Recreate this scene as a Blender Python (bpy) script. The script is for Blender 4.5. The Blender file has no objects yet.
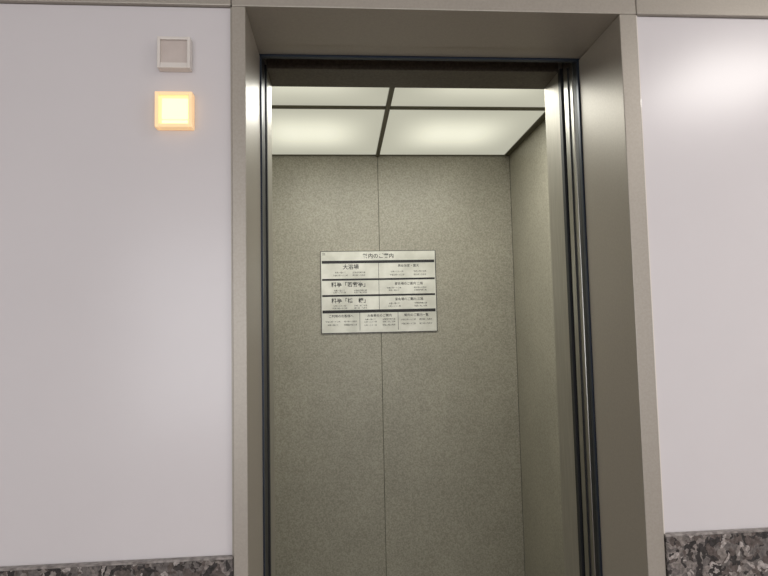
import bpy, bmesh, math, random
from mathutils import Vector, Matrix
random.seed(3)
S = bpy.context.scene
S.view_settings.view_transform = 'Standard'

# ------------------------------------------------------------ materials
def srgb(r, g, b):
    def f(c):
        c /= 255.0
        return c/12.92 if c <= 0.04045 else ((c+0.055)/1.055)**2.4
    return (f(r), f(g), f(b), 1)

def mat(name, col, rough=0.5, metal=0.0, emis=None, estr=0.0, spec=0.5, coat=0.0):
    m = bpy.data.materials.new(name); m.use_nodes = True
    b = m.node_tree.nodes['Principled BSDF']
    b.inputs['Base Color'].default_value = col
    b.inputs['Roughness'].default_value = rough
    b.inputs['Metallic'].default_value = metal
    b.inputs['Specular IOR Level'].default_value = spec
    b.inputs['Coat Weight'].default_value = coat
    if emis:
        b.inputs['Emission Color'].default_value = emis
        b.inputs['Emission Strength'].default_value = estr
    return m

def noisy(m, c1, c2, scale, lo=0.35, hi=0.65, detail=4, bump=0.0, stretch=(1,1,1), bdist=0.001):
    nt = m.node_tree; n = nt.nodes; b = n['Principled BSDF']
    tc = n.new('ShaderNodeTexCoord'); mp = n.new('ShaderNodeMapping')
    mp.inputs['Scale'].default_value = stretch
    nz = n.new('ShaderNodeTexNoise'); nz.inputs['Scale'].default_value = scale
    nz.inputs['Detail'].default_value = detail
    cr = n.new('ShaderNodeValToRGB')
    cr.color_ramp.elements[0].position = lo; cr.color_ramp.elements[0].color = c1
    cr.color_ramp.elements[1].position = hi; cr.color_ramp.elements[1].color = c2
    nt.links.new(tc.outputs['Object'], mp.inputs[0]); nt.links.new(mp.outputs[0], nz.inputs['Vector'])
    nt.links.new(nz.outputs['Fac'], cr.inputs[0]); nt.links.new(cr.outputs[0], b.inputs['Base Color'])
    if bump:
        bp = n.new('ShaderNodeBump'); bp.inputs['Strength'].default_value = bump
        bp.inputs['Distance'].default_value = bdist
        nt.links.new(nz.outputs['Fac'], bp.inputs['Height']); nt.links.new(bp.outputs[0], b.inputs['Normal'])
    return m, nz, cr

M = {}
M['wall'] = mat('wall_panel_white', srgb(213,208,208), 0.24)
noisy(M['wall'], srgb(211,206,206), srgb(215,210,210), 1.5)
M['frame'] = mat('frame_beige_painted_steel', srgb(168,161,150), 0.38, 0.25)
noisy(M['frame'], srgb(162,155,144), srgb(168,161,150), 220)
M['jamb'] = M['frame']
M['black'] = mat('black_rubber', srgb(22,24,28), 0.5)
M['ink'] = mat('sign_ink', srgb(26,25,26), 0.5)
M['dark'] = mat('dark_steel', srgb(40,40,44), 0.45, 0.3)
M['navy'] = mat('blue_black_steel', srgb(46,54,66), 0.35, 0.5)
M['steel'] = mat('brushed_stainless', srgb(170,168,162), 0.28, 1.0)
noisy(M['steel'], srgb(168,166,160), srgb(190,188,182), 300, stretch=(1,1,0.02))
M['column'] = mat('car_column_satin_steel', srgb(176,172,158), 0.45, 0.6)
noisy(M['column'], srgb(160,156,145), srgb(172,168,157), 200, stretch=(1,1,0.05))
M['concrete'] = mat('light_block_concrete', srgb(60,58,55), 0.9)
noisy(M['concrete'], srgb(50,48,46), srgb(70,68,65), 8)
M['head'] = mat('transom_dark_brown', srgb(66,60,50), 0.5)
noisy(M['head'], srgb(70,63,53), srgb(88,80,68), 160)
M['ceil'] = mat('hall_ceiling_white', srgb(215,212,205), 0.9); noisy(M['ceil'], srgb(210,207,200), srgb(220,217,210), 60, bump=0.2)
M['floor'] = mat('hall_carpet', srgb(120,98,80), 0.95); noisy(M['floor'], srgb(120,108,104), srgb(160,146,140), 40, bump=0.5)
M['carfloor'] = mat('car_floor_vinyl', srgb(95,90,78), 0.5); noisy(M['carfloor'], srgb(142,137,127), srgb(166,160,148), 60)
M['gapblk'] = mat('joint_filler_dark', srgb(70,68,55), 0.7)
M['bar'] = mat('ceiling_grid_bronze', srgb(84,80,62), 0.45)

# car laminate : olive-grey, fine leather grain + large soft mottling
def laminate():
    m = mat('car_wall_laminate', srgb(140,137,112), 0.42)
    nt = m.node_tree; n = nt.nodes; b = n['Principled BSDF']; L = nt.links
    tc = n.new('ShaderNodeTexCoord')
    a = n.new('ShaderNodeTexNoise'); a.inputs['Scale'].default_value = 150; a.inputs['Detail'].default_value = 5
    c = n.new('ShaderNodeTexNoise'); c.inputs['Scale'].default_value = 4; c.inputs['Detail'].default_value = 3
    for t in (a, c): L.new(tc.outputs['Object'], t.inputs['Vector'])
    r1 = n.new('ShaderNodeValToRGB'); r1.color_ramp.elements[0].position = .34; r1.color_ramp.elements[1].position = .66
    r1.color_ramp.elements[0].color = srgb(138,134,121); r1.color_ramp.elements[1].color = srgb(166,162,149)
    r2 = n.new('ShaderNodeValToRGB'); r2.color_ramp.elements[0].position = .3; r2.color_ramp.elements[1].position = .7
    r2.color_ramp.elements[0].color = (.91,.91,.90,1); r2.color_ramp.elements[1].color = (1.04,1.04,1.03,1)
    mx = n.new('ShaderNodeMix'); mx.data_type = 'RGBA'; mx.blend_type = 'MULTIPLY'; mx.inputs['Factor'].default_value = 1
    L.new(a.outputs['Fac'], r1.inputs[0]); L.new(c.outputs['Fac'], r2.inputs[0])
    L.new(r1.outputs[0], mx.inputs['A']); L.new(r2.outputs[0], mx.inputs['B']); L.new(mx.outputs['Result'], b.inputs['Base Color'])
    bp = n.new('ShaderNodeBump'); bp.inputs['Strength'].default_value = .2; bp.inputs['Distance'].default_value = .0006
    L.new(a.outputs['Fac'], bp.inputs['Height']); L.new(bp.outputs[0], b.inputs['Normal'])
    return m
M['lam'] = laminate()

def granite():
    m = mat('granite_brown_grey', srgb(100,92,88), 0.22)
    nt = m.node_tree; n = nt.nodes; b = n['Principled BSDF']; L = nt.links
    tc = n.new('ShaderNodeTexCoord')
    nz0 = n.new('ShaderNodeTexNoise'); nz0.inputs['Scale'].default_value = 30; nz0.inputs['Detail'].default_value = 3
    L.new(tc.outputs['Object'], nz0.inputs['Vector'])
    mxv = n.new('ShaderNodeMix'); mxv.data_type = 'VECTOR'; mxv.inputs['Factor'].default_value = .06
    L.new(tc.outputs['Object'], mxv.inputs['A']); L.new(nz0.outputs['Color'], mxv.inputs['B'])
    v = n.new('ShaderNodeTexVoronoi'); v.inputs['Scale'].default_value = 85
    L.new(mxv.outputs['Result'], v.inputs['Vector'])
    sp = n.new('ShaderNodeSeparateColor'); L.new(v.outputs['Color'], sp.inputs[0])
    r = n.new('ShaderNodeValToRGB'); r.color_ramp.interpolation = 'CONSTANT'
    els = r.color_ramp.elements
    els[0].position = 0; els[0].color = srgb(56,54,53)
    els[1].position = .22; els[1].color = srgb(104,99,96)
    for p, c in ((.5, (128,121,116)), (.7, (92,84,80)), (.84, (162,155,150)), (.94, (64,60,58))):
        e = els.new(p); e.color = srgb(*c)
    L.new(sp.outputs[0], r.inputs[0])
    a = n.new('ShaderNodeTexNoise'); a.inputs['Scale'].default_value = 140; a.inputs['Detail'].default_value = 5
    L.new(tc.outputs['Object'], a.inputs['Vector'])
    r2 = n.new('ShaderNodeValToRGB'); r2.color_ramp.elements[0].position = .35; r2.color_ramp.elements[1].position = .65
    r2.color_ramp.elements[0].color = (.65,.65,.65,1); r2.color_ramp.elements[1].color = (1.3,1.29,1.28,1)
    L.new(a.outputs['Fac'], r2.inputs[0])
    mx = n.new('ShaderNodeMix'); mx.data_type = 'RGBA'; mx.blend_type = 'MULTIPLY'; mx.inputs['Factor'].default_value = 1
    L.new(r.outputs[0], mx.inputs['A']); L.new(r2.outputs[0], mx.inputs['B']); L.new(mx.outputs['Result'], b.inputs['Base Color'])
    return m
M['granite'] = granite()
M['graniteedge'] = mat('granite_top_edge', srgb(140,132,126), 0.3); noisy(M['graniteedge'], srgb(110,104,100), srgb(165,158,153), 90)

def metal_sign():
    m = mat('sign_aluminium_plate', srgb(205,203,190), 0.45, 0.15)
    noisy(m, srgb(192,191,181), srgb(218,217,208), 9, detail=5)
    return m
M['sign'] = metal_sign()
M['lens_off'] = mat('lantern_lens_unlit', srgb(196,180,172), 0.25); noisy(M['lens_off'], srgb(194,182,174), srgb(202,190,182), 30)
M['lan_frame'] = mat('lantern_frame_clear_acrylic', srgb(222,215,207), 0.2, coat=.5)
M['lan_on_ring'] = mat('lantern_ring_lit', srgb(235,215,180), 0.3, emis=srgb(255,200,130), estr=0.5)
M['lan_on'] = mat('lantern_lens_lit', srgb(235,215,170), 0.3, emis=srgb(255,218,140), estr=0.68)
M['lan_core'] = mat('lantern_core_lit', srgb(230,225,190), 0.3, emis=srgb(255,246,190), estr=0.85)

# ------------------------------------------------------------ geometry helpers
def empty(name):
    o = bpy.data.objects.new(name, None); S.collection.objects.link(o); return o

def box(name, x0, x1, y0, y1, z0, z1, m, parent=None, bev=0.0):
    bm = bmesh.new()
    cx, cy, cz = (x0+x1)/2, (y0+y1)/2, (z0+z1)/2
    bmesh.ops.create_cube(bm, size=1.0)
    bmesh.ops.scale(bm, vec=(x1-x0, y1-y0, z1-z0), verts=bm.verts)
    if bev:
        bmesh.ops.bevel(bm, geom=bm.edges[:], offset=bev, segments=2, affect='EDGES', profile=.5)
    me = bpy.data.meshes.new(name); bm.to_mesh(me); bm.free()
    me.materials.append(M[m] if isinstance(m, str) else m)
    o = bpy.data.objects.new(name, me); o.location = (cx, cy, cz)
    S.collection.objects.link(o)
    if parent: o.parent = parent
    return o

# key dimensions (metres)
XL, XR = -0.185, 0.616       # clear opening
ZH = 2.100                   # landing head height
YW = 0.010                   # hall wall face (casing face is y=0)
YJ = 0.216                   # back of jamb
CL, CR = -0.028, 0.038       # casing face widths
CXL, CXR = -0.515, 0.950     # car interior
CYF, CYB = 0.464, 1.913
CZC = 2.370
HALL_L, HALL_R, HALL_B, HALL_C = -2.4, 2.6, -4.2, 2.55
WZ = 0.996

# ------------------------------------------------------------ hall shell
box('floor', HALL_L-.1, HALL_R+.1, HALL_B-.1, YJ-.002, -0.1, 0, 'floor')
box('ceiling', HALL_L-.1, HALL_R+.1, HALL_B-.1, YJ-.002, HALL_C, HALL_C+.1, 'ceil')
wf = empty('wall_front')
box('panel_1', HALL_L, XL+CL, YW, YJ-.016, 0, ZH, 'wall', wf)
box('panel_2', XR+CR, HALL_R, YW, YJ-.016, 0, ZH, 'wall', wf)
box('upper_panel', HALL_L, HALL_R, YW, YJ-.016, ZH+.17, HALL_C, 'wall', wf)
box('wall_left', HALL_L-.1, HALL_L, HALL_B, YJ-.016, 0, HALL_C, 'wall')
box('wall_right', HALL_R, HALL_R+.1, HALL_B, YJ-.016, 0, HALL_C, 'wall')
wb = empty('wall_back')
box('below_opening', HALL_L, HALL_R, HALL_B-.1, HALL_B, 0, .5, 'wall', wb)
box('above_opening', HALL_L, HALL_R, HALL_B-.1, HALL_B, 2.35, HALL_C, 'wall', wb)
box('pier_1', HALL_L, -2.0, HALL_B-.1, HALL_B, .5, 2.35, 'wall', wb)
box('pier_2', 2.2, HALL_R, HALL_B-.1, HALL_B, .5, 2.35, 'wall', wb)
w1 = empty('added_window_1')  # unseen window, added to house the area light behind the camera
for i, x in enumerate((-2.0, -.62, .78, 2.16)):
    box('mullion_%d' % (i+1), x, x+.04, HALL_B-.08, HALL_B-.03, .5, 2.35, 'frame', w1)
box('sill', -2.0, 2.2, HALL_B-.09, HALL_B-.02, .5, .54, 'frame', w1)
box('head_rail', -2.0, 2.2, HALL_B-.09, HALL_B-.02, 2.31, 2.35, 'frame', w1)

# beige band running along wall head, level with the door head
tb = empty('trim_1')
box('band_1', HALL_L, XL+CL-.0015, 0.0, YJ-.016, ZH+.001, ZH+.169, 'frame', tb, .002)
box('band_2', XR+CR+.0015, HALL_R, 0.0, YJ-.016, ZH+.001, ZH+.169, 'frame', tb, .002)

# granite wainscot
for nm, a, b_ in (('granite_wainscot', HALL_L, XL+CL-.001), ('granite_wainscot', XR+CR+.001, HALL_R)):
    g = empty(nm)
    box('slab', a, b_, -.004, YW-.0005, 0, WZ-.004, 'granite', g, .001)
    box('top_edge', a, b_, -.004, YW-.0005, WZ-.004, WZ, 'graniteedge', g, .001)

# ------------------------------------------------------------ landing door frame
fr = empty('elevator_door_frame')
box('casing_1', XL+CL, XL, 0, YJ, 0, ZH-.0005, 'frame', fr, .0015)
box('casing_2', XR, XR+CR, 0, YJ, 0, ZH-.0005, 'frame', fr, .0015)
box('head_casing', XL+CL, XR+CR, 0, YJ-.056, ZH, ZH+.169, 'frame', fr, .0015)
box('head_rear_strip', XL+CL, XR+CR, YJ-.054, YJ, ZH+.003, ZH+.169, 'frame', fr, .0015)
# thin outer return of the right/left casing
box('return_1', XL+CL-.003, XL+CL, .004, YW+.002, WZ, ZH-.001, 'frame', fr)
box('return_2', XR+CR, XR+CR+.004, .004, YW+.002, WZ, ZH-.001, 'lan_frame', fr)
# shadow-gap stops at back of jamb
box('stop_1', XL-.02, XL+.004, YJ+.001, YJ+.012, 0, ZH, 'navy', fr)
box('stop_2', XR-.004, XR+.02, YJ+.001, YJ+.012, 0, ZH, 'navy', fr)
box('stop_head', XL-.02, XR+.02, YJ+.001, YJ+.012, ZH-.002, ZH+.05, 'navy', fr)
box('landing_sill', XL-.0, XR, 0.02, YJ+.09, -.02, 0.004, 'steel', fr)

# landing door, slid open into pocket (right)
ld = empty('elevator_landing_door')
box('door_panel_1', XR+.004, XR+.50, YJ+.016, YJ+.040, .012, ZH+.04, 'navy', ld, .002)
box('edge_seal', XR-.001, XR+.004, YJ+.020, YJ+.036, .012, ZH+.01, 'black', ld)
box('strike_post', XL-.05, XL-.001, YJ+.014, YJ+.10, 0.012, ZH+.03, 'dark', ld)
box('door_header_track', XL-.3, XR+.5, YJ+.016, YJ+.10, ZH+.042, ZH+.16, 'head', ld)

# ------------------------------------------------------------ elevator car
car = empty('elevator_car')
box('car_door_panel', XR+.001, XR+.49, .262, .322, .012, 2.155, 'steel', car, .003)
box('car_door_seal', XR-.002, XR+.001, .284, .288, .012, 2.11, 'black', car)
yf0 = .348
# columns + header
box('front_column_1', CXL-.03, XL-.0005, yf0, CYF, 0, CZC, 'column', car, .002)
box('front_column_2', XR+.0005, CXR+.03, yf0, CYF, 0, CZC, 'column', car, .002)
box('column_seal_1', XL-.012, XL+.002, yf0-.018, yf0-.001, 0.003, 2.13, 'black', car)
box('column_seal_2', XR-.003, XR+.012, yf0-.018, yf0-.001, 0.003, 2.13, 'black', car)
HZ = 2.128
box('front_header', XL, XR, yf0, CYF, HZ, CZC, 'head', car, .001)
box('header_lip', XL-.2, XR+.4, .324, yf0-.001, HZ+.032, HZ+.16, 'head', car)
# walls
XC = (CXL+CXR)/2
g = .0012
box('back_panel_1', CXL, XC-g, CYB, CYB+.02, 0, CZC, 'lam', car, .001)
box('back_panel_2', XC+g, CXR, CYB, CYB+.02, 0, CZC, 'lam', car, .001)
box('back_joint', XC-g-.004, XC+g+.004, CYB+.0035, CYB+.03, 0, CZC, 'gapblk', car)
yc = (CYF+CYB)/2
for s, x0, x1 in ((1, CXR+.001, CXR+.021), (2, CXL-.021, CXL-.001)):
    box('side_panel_%d' % s, x0, x1, CYF+.001, CYB-.001, 0, CZC, 'lam', car, .001)
box('outer_shell_right', CXR+.024, CXR+.035, yf0, CYB+.04, 0, CZC, 'gapblk', car)
box('outer_shell_left', CXL-.035, CXL-.024, yf0, CYB+.04, 0, CZC, 'gapblk', car)
box('car_floor', CXL-.03, CXR+.03, yf0, CYB+.03, -.05, 0, 'carfloor', car)
box('car_sill', XL, XR, YJ+.10, yf0-.002, -.03, 0.003, 'steel', car)
box('kick_plate', CXL+.002, CXR-.002, CYB-.004, CYB-.0005, .001, .1, 'steel', car)

# luminous ceiling: diffuser panels held in bronze grid
def diffuser():
    m = mat('ceiling_diffuser_lit', srgb(225,228,210), 0.5)
    nt = m.node_tree; n = nt.nodes; L = nt.links; b = n['Principled BSDF']
    tc = n.new('ShaderNodeTexCoord'); sp = n.new('ShaderNodeSeparateXYZ'); L.new(tc.outputs['Generated'], sp.inputs[0])
    def bump1(sock, width):
        a = n.new('ShaderNodeMath'); a.operation = 'SUBTRACT'; a.inputs[1].default_value = .5; L.new(sock, a.inputs[0])
        c = n.new('ShaderNodeMath'); c.operation = 'ABSOLUTE'; L.new(a.outputs[0], c.inputs[0])
        d = n.new('ShaderNodeMapRange'); d.interpolation_type = 'SMOOTHSTEP'
        d.inputs['From Min'].default_value = .5; d.inputs['From Max'].default_value = width
        L.new(c.outputs[0], d.inputs['Value']); return d.outputs[0]
    bx = bump1(sp.outputs[0], .1); by = bump1(sp.outputs[1], .02)
    mu = n.new('ShaderNodeMath'); mu.operation = 'MULTIPLY'; L.new(bx, mu.inputs[0]); L.new(by, mu.inputs[1])
    r = n.new('ShaderNodeMapRange'); r.inputs['To Min'].default_value = .50; r.inputs['To Max'].default_value = .96
    L.new(mu.outputs[0], r.inputs['Value'])
    b.inputs['Base Color'].default_value = srgb(110,112,100)
    b.inputs['Emission Color'].default_value = srgb(243,241,220)
    L.new(r.outputs[0], b.inputs['Emission Strength'])
    return m
M['diff'] = diffuser()
w = .010
xs = [(CXL+.03, XC-w), (XC+w, CXR-.03)]; ym = CYB-.685
ys = [(CYF+.03, ym-w), (ym+w, CYB-.008)]
k = 0
for xa, xb in xs:
    for ya, yb in ys:
        k += 1
        box('ceiling_diffuser_%d' % k, xa, xb, ya, yb, CZC+.001, CZC+.006, 'diff', car)
box('ceiling_bar_long', XC-w, XC+w, CYF+.002, CYB-.002, CZC-.010, CZC+.01, 'bar', car, .002)
box('ceiling_bar_cross_1', CXL, XC-w-.0005, ym-w, ym+w, CZC-.008, CZC+.01, 'bar', car, .002)
box('ceiling_bar_cross_2', XC+w+.0005, CXR, ym-w, ym+w, CZC-.008, CZC+.01, 'bar', car, .002)
box('ceiling_rim_1', CXL, CXL+.03, CYF+.002, CYB-.002, CZC-.004, CZC+.011, 'bar', car)
box('ceiling_rim_2', CXR-.03, CXR, CYF+.002, CYB-.002, CZC-.004, CZC+.011, 'bar', car)
box('ceiling_rim_3', CXL+.03, CXR-.03, CYB-.008, CYB-.002, CZC-.004, CZC+.011, 'bar', car)
box('ceiling_rim_4', CXL+.03, CXR-.03, CYF+.002, CYF+.03, CZC-.004, CZC+.011, 'bar', car)
box('car_roof', CXL-.035, CXR+.035, yf0, CYB+.04, CZC+.06, CZC+.08, 'gapblk', car)

# light-giving lamps under diffuser (real car ceiling light)
for i, px_ in enumerate((XC-.3, XC+.3)):
    ld_ = bpy.data.lights.new('car_lamp', 'AREA'); ld_.shape = 'RECTANGLE'
    ld_.size = .5; ld_.size_y = .55; ld_.energy = 7.7; ld_.color = (1.0, .99, .91)
    o = bpy.data.objects.new('car_lamp_%d' % i, ld_); S.collection.objects.link(o)
    o.location = (px_, 1.08, CZC-.014); o.parent = car

# unseen shaft enclosure, added to block stray light around the car
sh = empty('shaft_light_block')
box('light_block_side_1', -1.3, -1.2, YJ-.01, 2.3, -.2, 3.0, 'concrete', sh)
box('light_block_side_2', 1.6, 1.7, YJ-.01, 2.3, -.2, 3.0, 'concrete', sh)
box('light_block_back', -1.2, 1.6, 2.2, 2.3, -.2, 3.0, 'concrete', sh)
box('light_block_top', -1.2, 1.6, YJ-.01, 2.2, 2.9, 3.0, 'concrete', sh)
box('light_block_front_top', -1.2, 1.6, YJ-.012, YJ+.01, HALL_C+.1, 2.9, 'concrete', sh)

# ------------------------------------------------------------ directory sign on the car's back wall
sg = empty('directory_sign')
SX0, SX1, SZ0, SZ1 = -.100, .520, 1.406, 1.845
yS = CYB-.006
box('plate', SX0, SX1, yS, CYB-.0005, SZ0, SZ1, 'sign', sg, .0008)
W, H = SX1-SX0, SZ1-SZ0
def bar(u0, u1, v, t, m='ink'):
    box('rule', SX0+u0*W, SX0+u1*W, yS-.0008, yS-.0001, SZ1-v*H-t/2, SZ1-v*H+t/2, m, sg)
def vbar(u, v0, v1, t=.002):
    box('rule_v', SX0+u*W-t/2, SX0+u*W+t/2, yS-.0008, yS-.0001, SZ1-v1*H, SZ1-v0*H, 'ink', sg)
def text(s, u, v, size, bold=0.0, align='CENTER'):
    c = bpy.data.curves.new('lettering', 'FONT'); c.body = s; c.size = size
    c.align_x = align; c.align_y = 'CENTER'; c.offset = bold
    c.materials.append(M['ink'])
    o = bpy.data.objects.new('lettering', c); S.collection.objects.link(o)
    o.location = (SX0+u*W, yS-.0006, SZ1-v*H); o.rotation_euler = (math.pi/2, 0, 0); o.parent = sg
bt = .003
box('edge_top', SX0, SX1, yS-.0008, yS-.0001, SZ1-bt, SZ1, 'dark', sg)
box('edge_bottom', SX0, SX1, yS-.0008, yS-.0001, SZ0, SZ0+bt, 'dark', sg)
box('edge_l', SX0, SX0+bt, yS-.0008, yS-.0001, SZ0+bt, SZ1-bt, 'dark', sg)
box('edge_r', SX1-bt, SX1, yS-.0008, yS-.0001, SZ0+bt, SZ1-bt, 'dark', sg)
text('館内のご案内', .5, .068, .028, .0004)
bar(.012, .988, .135, .015)
bar(.012, .988, .350, .010)
bar(.012, .988, .545, .010)
bar(.012, .988, .738, .016)
vbar(.5, .135, .735); vbar(.33, .75, .97); vbar(.66, .75, .97)
text('大浴場', .26, .20, .029, .0004)
text('料亭「若紫亭」', .25, .415, .0285, .0004)
text('料亭「桔　梗」', .25, .61, .0285, .0004)
for (u, v, s) in ((.76,.19,'男女浴室・露天'), (.76,.41,'宴会場のご案内 二階'), (.76,.60,'宴会場のご案内 三階'),
                  (.17,.795,'ご利用のお客様へ'), (.5,.795,'お食事処のご案内'), (.82,.795,'館内のご案内一覧')):
    text(s, u, v, .0165, .0001)
rows = ((.17,.30),(.33,.30),(.17,.265),(.33,.265),(.66,.26),(.86,.26),(.66,.30),(.86,.30),
        (.16,.485),(.34,.485),(.16,.51),(.34,.51),(.63,.46),(.86,.46),(.63,.49),(.86,.49),
        (.16,.67),(.34,.67),(.16,.70),(.34,.70),(.63,.65),(.86,.65),(.63,.685),(.86,.685),
        (.10,.86),(.25,.86),(.42,.84),(.58,.84),(.42,.87),(.58,.87),(.75,.85),(.90,.85),
        (.10,.90),(.25,.90),(.42,.91),(.58,.91),(.75,.90),(.90,.90))
wl = ['午後三時〜十二時', '朝六時〜九時半', '本館一階にて', 'お電話内線九番', '七時〜二十一時', '別館二階ご利用']
for i, (u, v) in enumerate(rows): text(wl[i % 6], u, v, .0098)
text('翔', .03, .04, .015)

# ------------------------------------------------------------ hall lanterns
def lantern(cx, cz, s, on):
    e = empty('elevator_hall_lantern')
    h = s/2; t = .0075 if on else .006; y1 = YW-.0005; y0 = YW-.022
    fm = 'lan_on_ring' if on else 'lan_frame'
    box('frame_l', cx-h, cx-h+t, y0, y1, cz-h, cz+h, fm, e, .001)
    box('frame_r', cx+h-t, cx+h, y0, y1, cz-h, cz+h, fm, e, .001)
    box('frame_t', cx-h+t, cx+h-t, y0, y1, cz+h-t, cz+h, fm, e, .001)
    box('frame_b', cx-h+t, cx+h-t, y0, y1, cz-h, cz-h+t, fm, e, .001)
    box('lens', cx-h+t, cx+h-t, y0+.006, y1, cz-h+t, cz+h-t, 'lan_on' if on else 'lens_off', e)
    if on:
        box('lens_boss', cx-h+t+.006, cx+h-t-.001, y0+.002, y0+.006, cz-h+t+.010, cz+h-t-.006, 'lan_core', e, .001)
        box('lens_boss_low', cx-h+t+.006, cx+h-t-.001, y0+.002, y0+.006, cz-h+t+.001, cz-h+t+.007, 'lan_core', e, .001)
    else:
        box('lens_rim', cx-h+t, cx+h-t, y0+.003, y0+.006, cz-h+t, cz-h+t+.006, 'lan_frame', e)
lantern(-.326, 1.994, .065, False)
lantern(-.326, 1.876, .073, True)

# ------------------------------------------------------------ lights
wd = bpy.data.worlds.new('world'); S.world = wd; wd.use_nodes = True
bg = wd.node_tree.nodes['Background']; bg.inputs[0].default_value = (.88,.92,1,1); bg.inputs[1].default_value = 1.0
def area(name, loc, target, sx, sy, e, col):
    l = bpy.data.lights.new(name, 'AREA'); l.shape = 'RECTANGLE'; l.size = sx; l.size_y = sy; l.energy = e; l.color = col
    o = bpy.data.objects.new(name, l); S.collection.objects.link(o); o.location = loc
    o.rotation_euler = (Vector(target)-Vector(loc)).to_track_quat('-Z', 'Y').to_euler(); return o
area('added_rear_light', (0.1, HALL_B-.02, 1.42), (0.1, 0, 1.42), 4.0, 1.75, 62, (.98,.98,1))  # added area light, lights the hall from behind the camera
area('added_right_fill', (1.8, -1.3, HALL_C-.02), (1.8, -1.3, 0), .6, .6, 20, (1,.96,.92))  # unseen lamp added to brighten the right wall

# ------------------------------------------------------------ camera
cam = bpy.data.cameras.new('camera'); co = bpy.data.objects.new('camera', cam); S.collection.objects.link(co)
cam.sensor_width = 36; cam.lens = 577/768*36; cam.clip_start = .02
back = Vector((-.0767, -.9947, -.069)).normalized()
up = Vector((.0165, -.070, .9975)); right = up.cross(back).normalized(); up = back.cross(right)
co.matrix_world = Matrix(((right.x, up.x, back.x, 0), (right.y, up.y, back.y, -1.167), (right.z, up.z, back.z, 1.43), (0,0,0,1)))
S.camera = co
